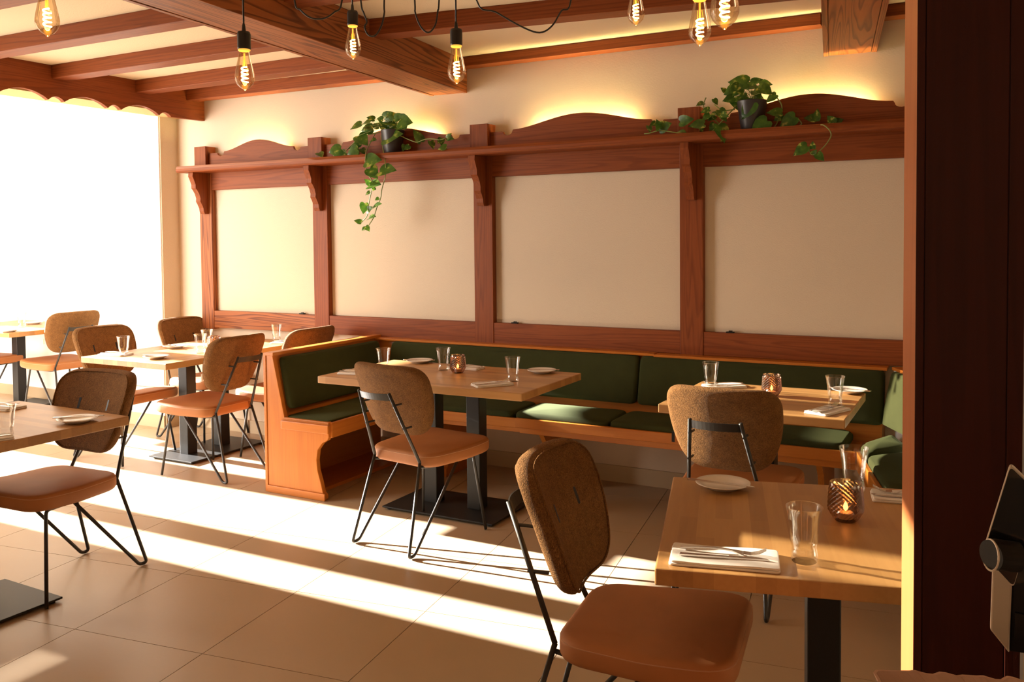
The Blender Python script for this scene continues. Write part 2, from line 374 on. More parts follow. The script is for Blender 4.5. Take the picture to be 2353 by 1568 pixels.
for (ya, yb) in ((-1.6, 2.14), (2.76, 3.0), (3.2, 3.77), (4.02, 4.725)):
    MBd().add([(X0 + .05, ya, 2.62), (X0 + .05, yb, 2.62), (X0 + .05, yb, 3.45), (X0 + .05, ya, 3.45)], [(0, 1, 2, 3)]).build('sun_dimmer', M_TINT, wnd, fix=False)
struct(MBd().box(-9.4, 3.2, -3.3, -3.2, 0, 3.5).build('wall_front', M_WALL))
# right wall, runs obliquely towards the camera
wr = MBd(); a = Vector((-.02, 4.98)); d = Vector((.42, -.907)); n_ = Vector((d.y, -d.x)) * -1
p = [a, a + d * 4.2, a + d * 4.2 + n_ * .15, a + n_ * .15 + Vector((0, .1))]
struct(MBd().prism([(q.x, q.y) for q in p], 'Z', 0, CEIL).build('wall_right', M_WALL))
struct(MBd().box(3.1, 3.2, -3.2, 5.0, 0, CEIL).build('wall_side', M_WALL))

# ---------------------------------------------------------------- ceiling timber
VX = -5.44
def valance():
    t = thing('scalloped_valance', 'deep reddish brown beam board with scalloped lower edge above the bright white wall', 'beam', (VX, 0, 0))
    cusps = [4.652, 4.545, 4.216, 4.111, 3.78, 3.666, 3.33, 3.22, 2.88, 2.77, 2.43, 2.32, 1.98, 1.87]
    pts = [(WY, 2.435), (4.652, 2.430)]; tops = .035
    for i in range(len(cusps) - 1):
        y0, y1 = cusps[i], cusps[i + 1]; big = abs(y0 - y1) > .2; h = .052 if big else .028
        for k in range(1, 11):
            u = k / 10; pts.append((y0 + (y1 - y0) * u, 2.430 + h * math.sin(math.pi * u) ** .8 if k < 10 else 2.430))
    pts += [(1.0, 2.43), (1.0, CEIL), (WY, CEIL)]
    MBd().prism(pts, 'X', -.035, 0).build('board', MW['Y'], t)

valance()
BA = math.radians(6.2)
def beam(name, label, cx, cy, rz, w, length, z0, z1, mats, planks=True):
    """beam running along local -Y from the wall"""
    t = thing(name, label, 'beam', (cx, cy, 0), rz)
    MBd().box(-w / 2 + .002, w / 2 - .002, -length, .0, z0 + .02, z1).build('core', mats, t)
    MBd().box(-w / 2, -w / 2 + .025, -length, 0, z0, z1).build('side_board', mats, t, bevel=.002)
    MBd().box(w / 2 - .025, w / 2, -length, 0, z0, z1).build('side_board', mats, t, bevel=.002)
    MBd().box(-w / 2 + .028, w / 2 - .028, -length, 0, z0 + .003, z0 + .022).build('soffit_board', mats, t)
    return t
beam('ceiling_beam', 'massive oak ceiling beam crossing the room towards the wall, left of centre', -3.16, WY + .0, BA, .275, 7.4, 2.447, CEIL, MB['Y'])
beam('ceiling_beam', 'big oak ceiling beam end with bold cathedral grain beside the pillar', -.655, WY + .0, math.radians(8.5), .262, 7.4, 2.445, CEIL, MB['Y'])
def joist(label, x0, y0, x1, y1, w, z0, z1=CEIL):
    a = Vector((x0, y0)); b = Vector((x1, y1)); L = (b - a).length; rz = math.atan2(b.y - a.y, b.x - a.x)
    o = MBd().box(0, L, 0, w, z0, z1).build('ceiling_joist', MW['X'], None, (x0, y0, 0), rz, bevel=.003)
    return tag(o, label, 'joist', 'ceiling joists')
JZ = 2.572
joist('thin ceiling joist hugging the wall between the valance and the massive beam', VX, 4.80, -3.27, 4.86, .11, 2.575)
joist('ceiling joist second from the wall between valance and massive beam', VX, 4.34, -3.23, 4.33, .12, JZ)
joist('ceiling joist third from the wall between valance and massive beam', VX, 3.69, -3.15, 3.71, .12, JZ)
joist('ceiling joist fourth from the wall between valance and massive beam', VX, 3.02, -3.07, 3.07, .12, JZ)
joist('ceiling joist at the upper left corner above the hanging bulb', VX, 2.33, -3.0, 2.40, .12, JZ)
joist('thin ceiling joist against the wall between the two big beams', -3.03, 4.87, -.785, 4.87, .10, 2.598)
joist('ceiling joist second from the wall between the two big beams', -2.92, 3.77, -.70, 4.10, .125, JZ)
joist('ceiling joist third from the wall between the two big beams', -2.84, 3.04, -.6, 3.37, .125, JZ)
joist('short ceiling joist piece between the right beam and the pillar', -.53, 4.87, .3, 4.87, .10, 2.598)

# ---------------------------------------------------------------- wall panelling
FY = 4.92
PX = [(-5.455, -5.325), (-4.305, -4.170), (-2.948, -2.808), (-1.567, -1.430), (-.27, -.13)]
wp = thing('wall_panelling', 'reddish brown oak wall frame with plaster panels, shelf and scalloped crest', 'wall panelling', (-2.8, FY, 0))
def P(bd, name, mat, **k): return bd.xf(Matrix.Translation((2.8, -FY, 0))).build(name, mat, wp, **k)
for i, (a, b) in enumerate(PX):
    P(MBd().box(a, b, FY, WY, .80, 2.02), 'post', MB['Z'] if i == 0 else MW['Z'], bevel=.003)
    P(MBd().box(a + .005, b - .002, 4.872, WY, 2.066, 2.222), 'post_cap', MW['Z'], bevel=.003)
for i in range(4):
    a, b = PX[i][1], PX[i + 1][0]
    P(MBd().box(a, b, FY + .004, WY, .812, .945), 'lower_rail', MB['X'] if i == 0 else MW['X'], bevel=.002)
    P(MBd().box(a, b, FY + .004, WY, 1.886, 2.02), 'upper_rail', MW['X'], bevel=.002)
    P(MBd().box(a, b, WY - .012, WY + .002, .94, 1.89), 'plaster_panel', M_WALL)
    # scalloped crest
    w = b - a; zb = 2.168; pts = [(a, 2.05), (a, zb)]
    def prof(u):
        # u distance from nearer post
        return 0
    c0 = a + .13
    pts.append((a + .085, zb))
    for k in range(0, 9):
        th = math.pi * k / 8; pts.append((a + .125 - .034 * math.cos(th), zb - .002 - .024 * math.sin(th)))
    s0 = a + .165; s1 = b - .165
    for k in range(0, 25):
        u = k / 24; h = .008 + .070 * math.sin(math.pi * u) ** 1.7; pts.append((s0 + (s1 - s0) * u, zb + h))
    for k in range(0, 9):
        th = math.pi * k / 8; pts.append((b - .125 - .034 * math.cos(th), zb - .002 - .024 * math.sin(th)))
    pts += [(b - .085, zb), (b, zb), (b, 2.05)]
    P(MBd().prism(pts, 'Y', 4.905, 4.925), 'scalloped_crest', MW['X'])
    P(MBd().box(a + .30, b - .30, 4.948, 4.960, 2.135, 2.145), 'led_strip', M_LED)
sp = [(4.74, 2.02), (4.735, 2.028), (4.735, 2.045), (4.745, 2.064), (WY, 2.066), (WY, 2.018), (4.748, 2.016)]
P(MBd().prism(sp, 'X', -5.50, -.10), 'shelf', MW['X'])
brk = [(FY, 2.016), (4.775, 2.016), (4.772, 1.985), (4.785, 1.96), (4.80, 1.925), (4.80, 1.895), (4.812, 1.885), (4.832, 1.855), (4.845, 1.82), (4.842, 1.795), (4.856, 1.775), (4.872, 1.745), (4.876, 1.72), (4.885, 1.70), (FY, 1.70)]
for (a, b) in PX[:4]:
    c = (a + b) / 2 + .005
    P(MBd().prism(brk, 'X', c - .024, c + .024), 'bracket', MW['Z'])
for (x, lab) in ((695, 'first panel from the left'), (1183, 'third panel from the left'), (1678, 'fourth panel, nearest the pillar')):
    p = ony(x, 741, FY + .02)
    c = MBd().box(-.022, .022, -.012, .012, 0, .007).box(-.008, .012, -.007, .007, .007, .013).build('clip', M_DKPL, None, (p.x, FY + .02, .945), bevel=.002)
    tag(c, 'small black clip lying on the lower rail of the ' + lab, 'clip', 'black clips on the panel rail')

# ---------------------------------------------------------------- corner banquette
bq = thing('corner_banquette', 'corner bench of orange varnished wood with dark green velvet cushions', 'bench', (-2.0, 4.6, 0))
def Q(bd, name, mat, **k): return bd.xf(Matrix.Translation((2.0, -4.6, 0))).build(name, mat, bq, **k)
XL = -3.77
# left end panel (faces the camera), front at y=3.86
ep = [(XL + .02, .0), (-3.325, 0), (-3.318, .012), (-3.318, .035), (-3.335, .045), (-3.352, .11), (-3.372, .17), (-3.378, .23), (-3.368, .29), (-3.335, .33), (-3.295, .352), (-3.285, .37), (-3.285, .455), (-3.615, .455), (-3.70, .815), (XL + .02, .815)]
Q(MBd().prism(ep, 'Y', 3.855, 3.885), 'end_panel', M_BENCH['Z'], bevel=.003)
Q(MBd().box(XL, XL + .02, 3.85, WY - .02, 0, .828), 'back_panel', M_BENCH['Y'], bevel=.002)
Q(MBd().box(XL + .02, -3.315, 3.845, 3.856, .0, .042), 'foot_rail', M_BENCH['X'], bevel=.003)
Q(MBd().box(-3.63, -3.275, 3.838, 3.856, .39, .44), 'end_lip', M_BENCH['X'], bevel=.004)
Q(MBd().box(XL + .015, -3.69, 3.85, 4.90, .812, .832), 'top_cap', M_BENCH['Y'], bevel=.003)
Q(MBd().box(XL + .02, -3.285, 3.885, WY - .02, .395, .425), 'seat_board', M_BENCH['Y'])
Q(MBd().box(-3.29, -3.272, 3.87, 4.46, .365, .452), 'apron', M_BENCH['Y'], bevel=.003)
# backboard of left leg (wedge, leaning)
Q(MBd().prism([(XL + .02, .425), (-3.625, .425), (-3.705, .815), (XL + .02, .815)], 'Y', 3.885, WY - .02), 'backboard', M_BENCH['Y'])
Q(MBd().box(-3.45, XL + .02, 3.89, WY - .02, 0, .02), 'plinth', M_BENCH['Y'])
# main run
Q(MBd().box(-3.28, -.56, 4.47, WY - .02, .395, .425), 'seat_board', M_BENCH['X'])
Q(MBd().box(-3.28, -2.40, 4.452, 4.472, .392, .448), 'apron', M_BENCH['X'], bevel=.003)
Q(MBd().box(-2.40, -.55, 4.446, 4.472, .396, .452), 'apron', M_BENCH['X'], bevel=.003)
Q(MBd().box(-3.28, -2.38, 4.468, 4.49, .365, .394), 'lower_rail', M_BENCH['X'], bevel=.002)
Q(MBd().box(-2.38, -.52, 4.464, 4.49, .362, .396), 'lower_rail', M_BENCH['X'], bevel=.002)
Q(MBd().prism([(4.80, .425), (WY - .02, .425), (WY - .02, .80), (4.885, .80)], 'X', -3.72, -.47), 'backboard', M_BENCH['X'])
Q(MBd().box(-3.76, -1.70, 4.845, WY - .01, .800, .815), 'top_cap', M_BENCH['X'], bevel=.002)
Q(MBd().box(-1.70, -.45, 4.840, WY - .01, .796, .811), 'top_cap', M_BENCH['X'], bevel=.002)
lp = [(4.53, .363), (4.56, .33), (4.60, .28), (4.62, .22), (4.62, .15), (4.61, .06), (4.59, .05), (4.59, 0), (WY - .03, 0), (WY - .03, .395), (4.50, .395)]
for x in (-3.0, -2.30, -1.36, -.75): Q(MBd().prism(lp, 'X', x, x + .03), 'leg_panel', M_BENCH['Z'])
def cushion(x0, x1, y0, y1, z0, z1, r=.02, cr=.012):
    o = densify(rounded([(x0, y0), (x1, y0), (x1, y1), (x0, y1)], .05, 5), .12)
    return MBd().pad(o, z1 - z0, min(r, (z1 - z0) * .48), cr).xf(Matrix.Translation((0, 0, (z0 + z1) / 2)))
SEATM = M_GREEN
def leftseat():
    o = densify(rounded([(-3.62, 3.87), (-3.29, 3.87), (-3.29, 4.47), (-3.62, 4.80)], .03, 4), .1)
    return MBd().pad(o, .03, .013, .008).xf(Matrix.Translation((0, 0, .447)))
Q(leftseat(), 'seat_cushion', SEATM, smooth=True)
for (a, b) in ((-3.275, -2.425), (-2.42, -1.835), (-1.83, -.60)):
    Q(cushion(a, b, 4.462, 4.80, .43, .483, .024, .014), 'seat_cushion', SEATM, smooth=True)
def backc(a, b):
    o = densify(rounded([(a, .525), (b, .525), (b, .797), (a, .797)], .03, 4), .12)
    return MBd().pad(o, .055, .024, .010, plane='XZ', bend=lambda x, y, z: (x, y + 4.79 + (z - .525) * .24, z))
for (a, b) in ((-3.56, -1.785), (-1.780, -.46)): Q(backc(a, b), 'back_cushion', SEATM, smooth=True)
o = densify(rounded([(3.885, .50), (4.83, .50), (4.83, .80), (3.895, .80)], .03, 4), .12)
Q(MBd().pad(o, .05, .022, .008, plane='YZ', bend=lambda x, y, z: (x - 3.605 - (z - .50) * .24, y, z)), 'back_cushion', SEATM, smooth=True)
# right leg, turned towards the camera
rb = thing('side_bench', 'sunlit green velvet bench end running along the right wall behind the pillar', 'bench', (-.45, 4.5, 0), 0)
def R_(bd, name, mat, **k): return bd.xf(Matrix.Translation((.45, -4.5, 0))).build(name, mat, rb, **k)
F = Vector((-.54, 4.50)); ud = Vector((.255, -.967)); Bk = Vector((-.43, 4.86)); bd_ = Vector((.46, -.888))
def poly4(a, b, c, d): return [(q.x, q.y) for q in (a, b, c, d)]
R_(MBd().prism(poly4(F, F + ud * 1.5, Bk + bd_ * 1.9, Bk), 'Z', .40, .425), 'seat_board', M_BENCH['Y'])
fa = F; nrm = Vector((-.967, -.255))
R_(MBd().prism(poly4(fa, fa + ud * 1.5, fa + ud * 1.5 + nrm * .02, fa + nrm * .02), 'Z', .365, .452), 'apron', M_BENCH['Y'], bevel=.003)
def seatpoly(t0, t1, s0, s1, inset=.0):
    return densify(rounded([(q.x, q.y) for q in (F + ud * t0, F + ud * t1, Bk + bd_ * s1 - Vector((.05, 0)), Bk + bd_ * s0 - Vector((.02, 0)))], .05, 5), .1)
R_(MBd().pad(seatpoly(.0, .20, .06, .36), .055, .024, .016).xf(Matrix.Translation((0, 0, .456))), 'seat_cushion', SEATM, smooth=True)
R_(MBd().pad(seatpoly(.215, 1.3, .385, 1.6), .055, .024, .016).xf(Matrix.Translation((0, 0, .456))), 'seat_cushion', SEATM, smooth=True)
ang = math.atan2(bd_.y, bd_.x)
o = densify(rounded([(.03, .53), (1.0, .53), (1.0, .80), (.03, .80)], .03, 4), .12)
cu = MBd().pad(o, .05, .022, .008, plane='XZ', bend=lambda x, y, z: (x, y - .05 + (z - .53) * .2, z)).xf(Matrix.Translation((Bk.x, Bk.y, 0)) @ Matrix.Rotation(ang, 4, 'Z'))
R_(cu, 'back_cushion', SEATM, smooth=True)
o = densify(rounded([(1.02, .53), (1.9, .53), (1.9, .80), (1.02, .80)], .03, 4), .12)
cu = MBd().pad(o, .05, .022, .008, plane='XZ', bend=lambda x, y, z: (x, y - .05 + (z - .53) * .2, z)).xf(Matrix.Translation((Bk.x, Bk.y, 0)) @ Matrix.Rotation(ang, 4, 'Z'))
R_(cu, 'back_cushion', SEATM, smooth=True)
nb = Vector((.888, .46))
R_(MBd().prism(poly4(Bk + nb * .01, Bk + bd_ * 1.9 + nb * .01, Bk + bd_ * 1.9 + nb * .10, Bk + nb * .10), 'Z', .42, .80), 'backboard', M_WHITE)
R_(MBd().prism(poly4(Bk, Bk + bd_ * 1.9, Bk + bd_ * 1.9 + nb * .12, Bk + nb * .12), 'Z', .80, .815), 'ledge', M_BENCH['Y'])

# ---------------------------------------------------------------- pillar
PY = 1.60
pr_ = math.radians(14)
pl = thing('wooden_pillar', 'tall dark mahogany pillar with a lighter edge at the right side', 'pillar', (-.106, PY, 0), 0)
def rp(u, v):  # local front frame: u along the front face, v depth
    return (u * math.cos(math.radians(5)) + 0, u * math.sin(math.radians(5)) * 0 + v)
W_ = .156
fp = [(0, 0), (W_, 0), (W_ + .01, .16), (-.0275, .115)]
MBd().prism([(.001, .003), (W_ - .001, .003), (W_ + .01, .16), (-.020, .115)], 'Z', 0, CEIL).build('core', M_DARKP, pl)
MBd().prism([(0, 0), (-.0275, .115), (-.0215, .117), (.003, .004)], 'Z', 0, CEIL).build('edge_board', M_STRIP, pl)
MBd().prism([(0, -.002), (.0125, -.002), (.0125, .004), (0, .004)], 'Z', 0, CEIL).build('edge_strip', M_DARKP, pl, bevel=.001)
MBd().prism([(.0137, -.0012), (W_ - .0235, -.0012), (W_ - .0235, .004), (.0137, .004)], 'Z', 0, CEIL).build('front_board', M_DARKP, pl, bevel=.0008)
MBd().prism([(W_ - .022, -.002), (W_, -.002), (W_, .004), (W_ - .022, .004)], 'Z', 0, CEIL).build('edge_strip', M_DARKP, pl, bevel=.001)

# ---------------------------------------------------------------- tables
def table(label, tx, ty, sx, sy, rz=0, cols=(), base=None, group='oak dining tables', long='X'):
    t = thing('dining_table', label, 'table', (tx, ty, 0), rz, group)
    if long == 'X': b = MBd().box(-sx / 2, sx / 2, -sy / 2, sy / 2, -.0195, .0195); tp = b.build('tabletop', M_TOP, t, (0, 0, .7305), 0, bevel=.004)
    else: b = MBd().box(-sy / 2, sy / 2, -sx / 2, sx / 2, -.0195, .0195); tp = b.build('tabletop', M_TOP, t, (0, 0, .7305), math.pi / 2, bevel=.004)
    for (cx, cy) in cols:
        MBd().box(cx - .041, cx + .041, cy - .041, cy + .041, .018, .70).build('column', M_BLACK, t, bevel=.004)
        MBd().box(cx - .15, cx + .15, cy - .15, cy + .15, .70, .711).build('mounting_plate', M_BLACK, t, bevel=.002)
    bx, by, bw, bh = base
    MBd().box(bx - bw / 2, bx + bw / 2, by - bh / 2, by + bh / 2, .011, .020).build('base_plate', M_BLACK, t, bevel=.002)
    for sx_ in (-1, 1):
        for sy_ in (-1, 1):
            MBd().lathe([(0, 0), (.014, 0), (.014, .006), (.008, .011), (0, .011)], 12, (bx + sx_ * (bw / 2 - .03), by + sy_ * (bh / 2 - .03), 0)).build('foot', M_DKPL, t)
    return t
table('long oak table in front of the green corner bench, candle in its middle', -2.585, 4.04, 1.26, .70, 0, ((-.145, .055), (.135, .055)), (-.0, .045, .70, .41))
table('small oak table by the right end of the green bench, sunlit top', -.895, 4.065, .785, .68, 0, ((0.01, .0),), (0, 0, .41, .41))
table('oak table in the right foreground cut by the pillar', -.369, 2.345, .80, .775, math.radians(15), ((0, .0),), (0, 0, .41, .41), long='Y')
table('oak table in the bright left middle with four chairs around it', -4.768, 4.285, .795, 1.26, 0, ((-.11, -.03), (-.10, .26)), (-.09, .135, .415, .69), long='Y')
table('oak table at the far left edge before the white wall', -7.58, 4.74, 1.08, .80, 0, ((-.18, .13),), (-.15, .17, .41, .41))
table('shaded oak table in the left foreground with a plate near its corner', -3.625, 2.105, .79, .80, math.radians(-1), ((0, -.02),), (.04, -.03, .41, .41))

# ---------------------------------------------------------------- chairs
def make_chair(label):
    t = thing('dining_chair', label, 'chair', group='upholstered dining chairs')
    o = rounded([(-.205, -.230), (.205, -.230), (.245, .06), (.235, .236), (-.235, .236), (-.245, .06)], [.09, .09, .16, .085, .085, .16], 6)
    o = densify(o, .05)
    def sb(x, y, z): return (x, y, z + .010 * (y / .22) * (1 if y > 0 else .2) - .006 * math.exp(-((x / .1) ** 2 + ((y + .02) / .1) ** 2)) * (z > .44))
    st = MBd().pad(o, .068, .022, .006, 0, bend=lambda x, y, z: sb(x, y, z + .432)).build('seat', M_LEATH, t, smooth=True)
    seam = [(p[0] * .992, p[1] * .992, .452 + .010 * (p[1] / .22) * (1 if p[1] > 0 else .2)) for p in o]; seam.append(seam[0])
    MBd().tube([(p[0], p[1], p[2]) for p in seam], .0016, 5, cap=False).build('seam', M_PIPE, st)
    # backrest
    bo = rounded([(-.165, .545), (.165, .545), (.228, .70), (.235, .900), (-.235, .900), (-.228, .70)], [.10, .10, .2, .085, .085, .2], 7)
    bo = densify(bo, .05)
    def bb(x, y, z): return (x, y - .238 - .37 * (z - .60) + 1.1 * x * x, z + (0 if z < .8 else -.10 * x * x))
    bk = MBd().pad(bo, .060, .026, .004, .004, plane='XZ', bend=bb, rings=5).build('backrest', M_FAB, t, smooth=True)
    pip = [bb(p[0] * .955, .027, .72 + (p[1] - .72) * .955) for p in bo]; pip.append(pip[0])
    MBd().tube(pip, .0035, 6, cap=False).build('piping', M_FAB, bk, smooth=True)
    for sx in (-1, 1):
        ob = rounded([(-.006, -.024), (.006, -.024), (.006, .024), (-.006, .024)], .0055, 4)
        sl = MBd().prism(ob, 'Y', .026, .0345); sl.v = [bb(v[0] + sx * .09, v[1], v[2] + .752) for v in sl.v]
        sl.build('bolt_slot', M_DKPL, bk)
    q = bb(-.232, -.004, .655)
    MBd().box(q[0] - .001, q[0] + .012, q[1] - .006, q[1] - .003, q[2] - .022, q[2] + .022).build('fabric_tag', M_TAG, bk)
    r = .0078
    for s in (-1, 1):
        J = Vector((s * .152, -.238, .425))
        MBd().tube([J, (s * .100, -.387, .775)], r, 10).build('upright', M_RODS, t, smooth=True)
        foot = Vector((s * .190, -.352, .006))
        pts = [J, J.lerp(foot, .35), foot + Vector((-s * .0, -.004, 0)), foot + Vector((0, .035, .004)), Vector((s * .178, .01, .395))]
        pts = fillet([J, (s * .190, -.362, .009), (s * .188, -.322, .009), (s * .178, .01, .395)], .032, 5)
        MBd().tube(pts, r, 10).build('leg', M_RODS, t, smooth=True)
        pts = fillet([(s * .165, .02, .391), (s * .172, .135, .391), (s * .216, .178, .004)], .02, 4)
        MBd().tube(pts, r, 10).build('leg', M_RODS, t, smooth=True)
        MBd().tube(fillet([J + Vector((0, 0, -.02)), (s * .150, -.17, .391), (s * .165, .02, .391)], .02, 3), r * .9, 8).build('side_rail', M_RODS, t, smooth=True)
        for z_, x_ in ((.715, .108), (.60, .126)):
            yy = -.387 + (.775 - z_) * .42
            MBd().tube([(s * x_, yy - .009, z_), (s * x_ * .99, yy + .05, z_)], .005, 8).build('screw', M_RODS, t)
    MBd().tube(fillet([(-.170, .105, .391), (.170, .105, .391)], .02), r * .9, 8).build('cross_rail', M_RODS, t)
    # curved flat bar
    vs = []; fs = []; n = 12
    for k in range(n + 1):
        u = -1 + 2 * k / n; x = u * .101
        y0 = -.380 - .024 * (1 - u * u)
        for (dy, z) in ((0, .738), (0, .772), (.004, .772), (.004, .738)): vs.append((x, y0 + dy - (z - .755) * .42, z))
    for k in range(n):
        for j in range(4): fs.append((k * 4 + j, k * 4 + (j + 1) % 4, (k + 1) * 4 + (j + 1) % 4, (k + 1) * 4 + j))
    fs += [(0, 1, 2, 3), tuple(n * 4 + j for j in (3, 2, 1, 0))]
    MBd().add(vs, fs).build('back_bar', M_RODS, t)
    return t
CH_ = [
 ('dining chair seen from behind at the long table by the corner bench', -2.492, 3.70, -8.5),
 ('dining chair seen from behind at the small sunlit table, woven back large in view', -.93, 3.745, 0),
 ('nearest dining chair, seen from the side at the foreground table', -.78, 2.238, -83),
 ('shaded dining chair in the left foreground facing out with two dark slots', -3.585, 2.353, 180 + 4),
 ('dining chair seen from behind between the left middle table and the bench end', -4.445, 4.03, 91),
 ('dining chair left of the middle table, nearest the camera on that side', -5.20, 4.05, -90),
 ('dining chair left of the middle table, in front of the wall corner', -5.20, 4.74, -90),
 ('dining chair whose back top peeks over the bench partition', -4.34, 4.60, 90),
 ('golden lit dining chair in front of the white wall at far left', -7.17, 4.85, 84),
 ('dining chair at the left picture edge, only its seat showing', -7.95, 4.70, -90)]
c0 = make_chair(CH_[0][0])
for i, (lab, x, y, dg) in enumerate(CH_):
    if i == 0: c0.location = (x, y, 0); c0.rotation_euler = (0, 0, math.radians(dg))
    else: dup(c0, (x, y, 0), math.radians(dg), lab)
for o in list(COL.objects):      # the care tag is black on the two chairs seen from behind in the middle
    if o.name.startswith('fabric_tag') and o.parent.parent['label'] in (CH_[0][0], CH_[1][0]):
        o.material_slots[0].link = 'OBJECT'; o.material_slots[0].material = M_DKPL

# ---------------------------------------------------------------- tableware
TZ = .750
def glass(label, x, y, rz=0):
    pr = [(0, .0), (.027, 0), (.0295, .003), (.0300, .012), (.0298, .024), (.0278, .030), (.0268, .035), (.0285, .041), (.0308, .050), (.0325, .065), (.0342, .085), (.0375, .108), (.0420, .126), (.0415, .1275), (.0404, .126), (.0360, .108), (.0327, .085), (.0310, .065), (.0293, .050), (.0268, .041), (.0252, .035), (.0262, .030), (.0278, .022), (.026, .013), (0, .010)]
    o = MBd().lathe(pr, 28).build('drinking_glass', M_GLASS, None, (x, y, TZ), rz, smooth=True)
    return tag(o, label, 'glass', 'clear drinking glasses')
def tumbler(label, p, first=[None]):
    if first[0] is None: first[0] = glass(label, p.x, p.y); return first[0]
    o = first[0].copy(); COL.objects.link(o); o.location = (p.x, p.y, TZ); o['label'] = label; return o
def candle(label, p, first=[None]):
    if first[0]: return dup(first[0], (p.x, p.y, TZ), 0, label)
    t = thing('candle_holder', label, 'candle holder', (p.x, p.y, TZ), 0, 'diamond cut candle holders')
    prof = [(.026, 0), (.030, .004)]
    for k in range(1, 17):
        z = .004 + .096 * k / 16
        r = .030 + (.0445 - .030) * min(1, (z - .004) / .026) if z < .03 else .0445 - (.0445 - .0395) * ((z - .03) / .07) ** 1.2
        prof.append((r, z))
    MBd().lathe([(0, .0)] + prof, 40, mod=lambda i, k: 1 + (.045 if (i + k) % 2 == 0 else -.03) if 1 < i < len(prof) - 1 else 1).build('glass_cup', M_CANDLE, t)
    MBd().lathe([(0, .006), (.019, .006), (.019, .022), (0, .022)], 20).build('tealight', M_WAX, t)
    MBd().lathe([(0, .024), (.0055, .030), (.0065, .036), (.004, .044), (0, .052)], 12).build('flame', M_FLAME, t, smooth=True)
    first[0] = t; return t
def knife_mesh():
    b = MBd(); L = .20
    h = [(-.10, -.0065), (-.098, .0065), (.0, .0052), (.01, .0045), (.012, .009), (.07, .009), (.092, .003), (.10, -.004), (.012, -.005), (0, -.004)]
    return b.prism(h, 'Z', 0, .0035)
def fork_mesh():
    b = MBd(); n = 16; vs = []; fs = []
    for k in range(n + 1):
        u = k / n; x = -.10 + .145 * u; w = .006 - .0035 * math.sin(math.pi * min(1, u * 1.05)) + (.0095 * max(0, (u - .82) / .18))
        z = .002 + .005 * math.sin(math.pi * u * .95) + (0 if u < .8 else -.004 * (u - .8) / .2)
        for (s, dz) in ((-1, 0), (1, 0), (1, .003), (-1, .003)): vs.append((x, s * w, z + dz))
    for k in range(n):
        for j in range(4): fs.append((k * 4 + j, k * 4 + (j + 1) % 4, (k + 1) * 4 + (j + 1) % 4, (k + 1) * 4 + j))
    fs += [(0, 1, 2, 3), tuple(n * 4 + j for j in (3, 2, 1, 0))]
    b.add(vs, fs)
    for i in range(4):
        y = -.0088 + i * .0058
        b.tube([(.043, y, .003), (.060, y, .002), (.078, y, .007), (.094, y * .93, .016)], [.0021, .0017, .0015, .0010], 6)
    return b
KN = [None]; FK = [None]; SN = [0]
def cutlery(kind, label, x, y, z, rz, tilt=0):
    ref = KN if kind == 'knife' else FK
    if ref[0] is None: ref[0] = (knife_mesh() if kind == 'knife' else fork_mesh()).build(kind, M_STEEL, None, smooth=False); o = ref[0]
    else: o = ref[0].copy(); COL.objects.link(o)
    o.location = (x, y, z); o.rotation_euler = (0, tilt, rz)
    return tag(o, label, kind, 'table knives' if kind == 'knife' else 'table forks')
PLT = [None]
def plate(label, p, kx=0, krz=0, klabel=None):
    if PLT[0] is None:
        pf = [(0, .003), (.042, .003), (.045, 0), (.048, .003), (.062, .010), (.0795, .0165), (.080, .0185), (.0785, .0190), (.062, .0135), (.048, .0075), (0, .0068)]
        o = MBd().lathe(pf, 40).build('side_plate', M_CHINA, None, smooth=True); PLT[0] = o
    else: o = PLT[0].copy(); COL.objects.link(o)
    o.location = (p.x, p.y, TZ); tag(o, label, 'plate', 'white side plates')
    if klabel: cutlery('knife', klabel, p.x + kx * math.cos(krz + math.pi / 2), p.y + kx * math.sin(krz + math.pi / 2), TZ + .0175, krz)
def napkin(label, x, y, rz, w=.20, d=.105, items='kf', where='', flip=0):
    def ly(b, x0, x1, y0, y1, z0, z1, seed):
        rnd = random.Random(seed); o = densify(rounded([(x0, y0), (x1, y0), (x1, y1), (x0, y1)], .008, 3), .02)
        ph = rnd.random() * 6
        b.pad(o, z1 - z0, (z1 - z0) * .48, .0006, bend=lambda X, Y, Z: (X, Y, Z + (z0 + z1) / 2 + .0012 * math.sin(X * 30 + ph) * (z0 > .003)))
    b = MBd(); ly(b, -w / 2, w / 2, -d / 2, d / 2, 0, .0055, 1); ly(b, -w / 2 + .003, w / 2 - .001, -d / 2 + .003, d / 2, .0052, .0105, 2)
    o = b.build('napkin', M_LINEN, None, (x, y, TZ), rz, smooth=True); tag(o, label, 'napkin', 'folded white napkins')
    if not items: return
    c, s = math.cos(rz), math.sin(rz)
    if 'k' in items: cutlery('knife', 'knife lying on the napkin ' + where, x + .018 * s, y - .018 * c, TZ + .012, rz + .02 + flip)
    if 'f' in items: cutlery('fork', 'fork lying on the napkin ' + where, x - .016 * s, y + .016 * c, TZ + .012, rz - .05 + flip)
Z = TZ
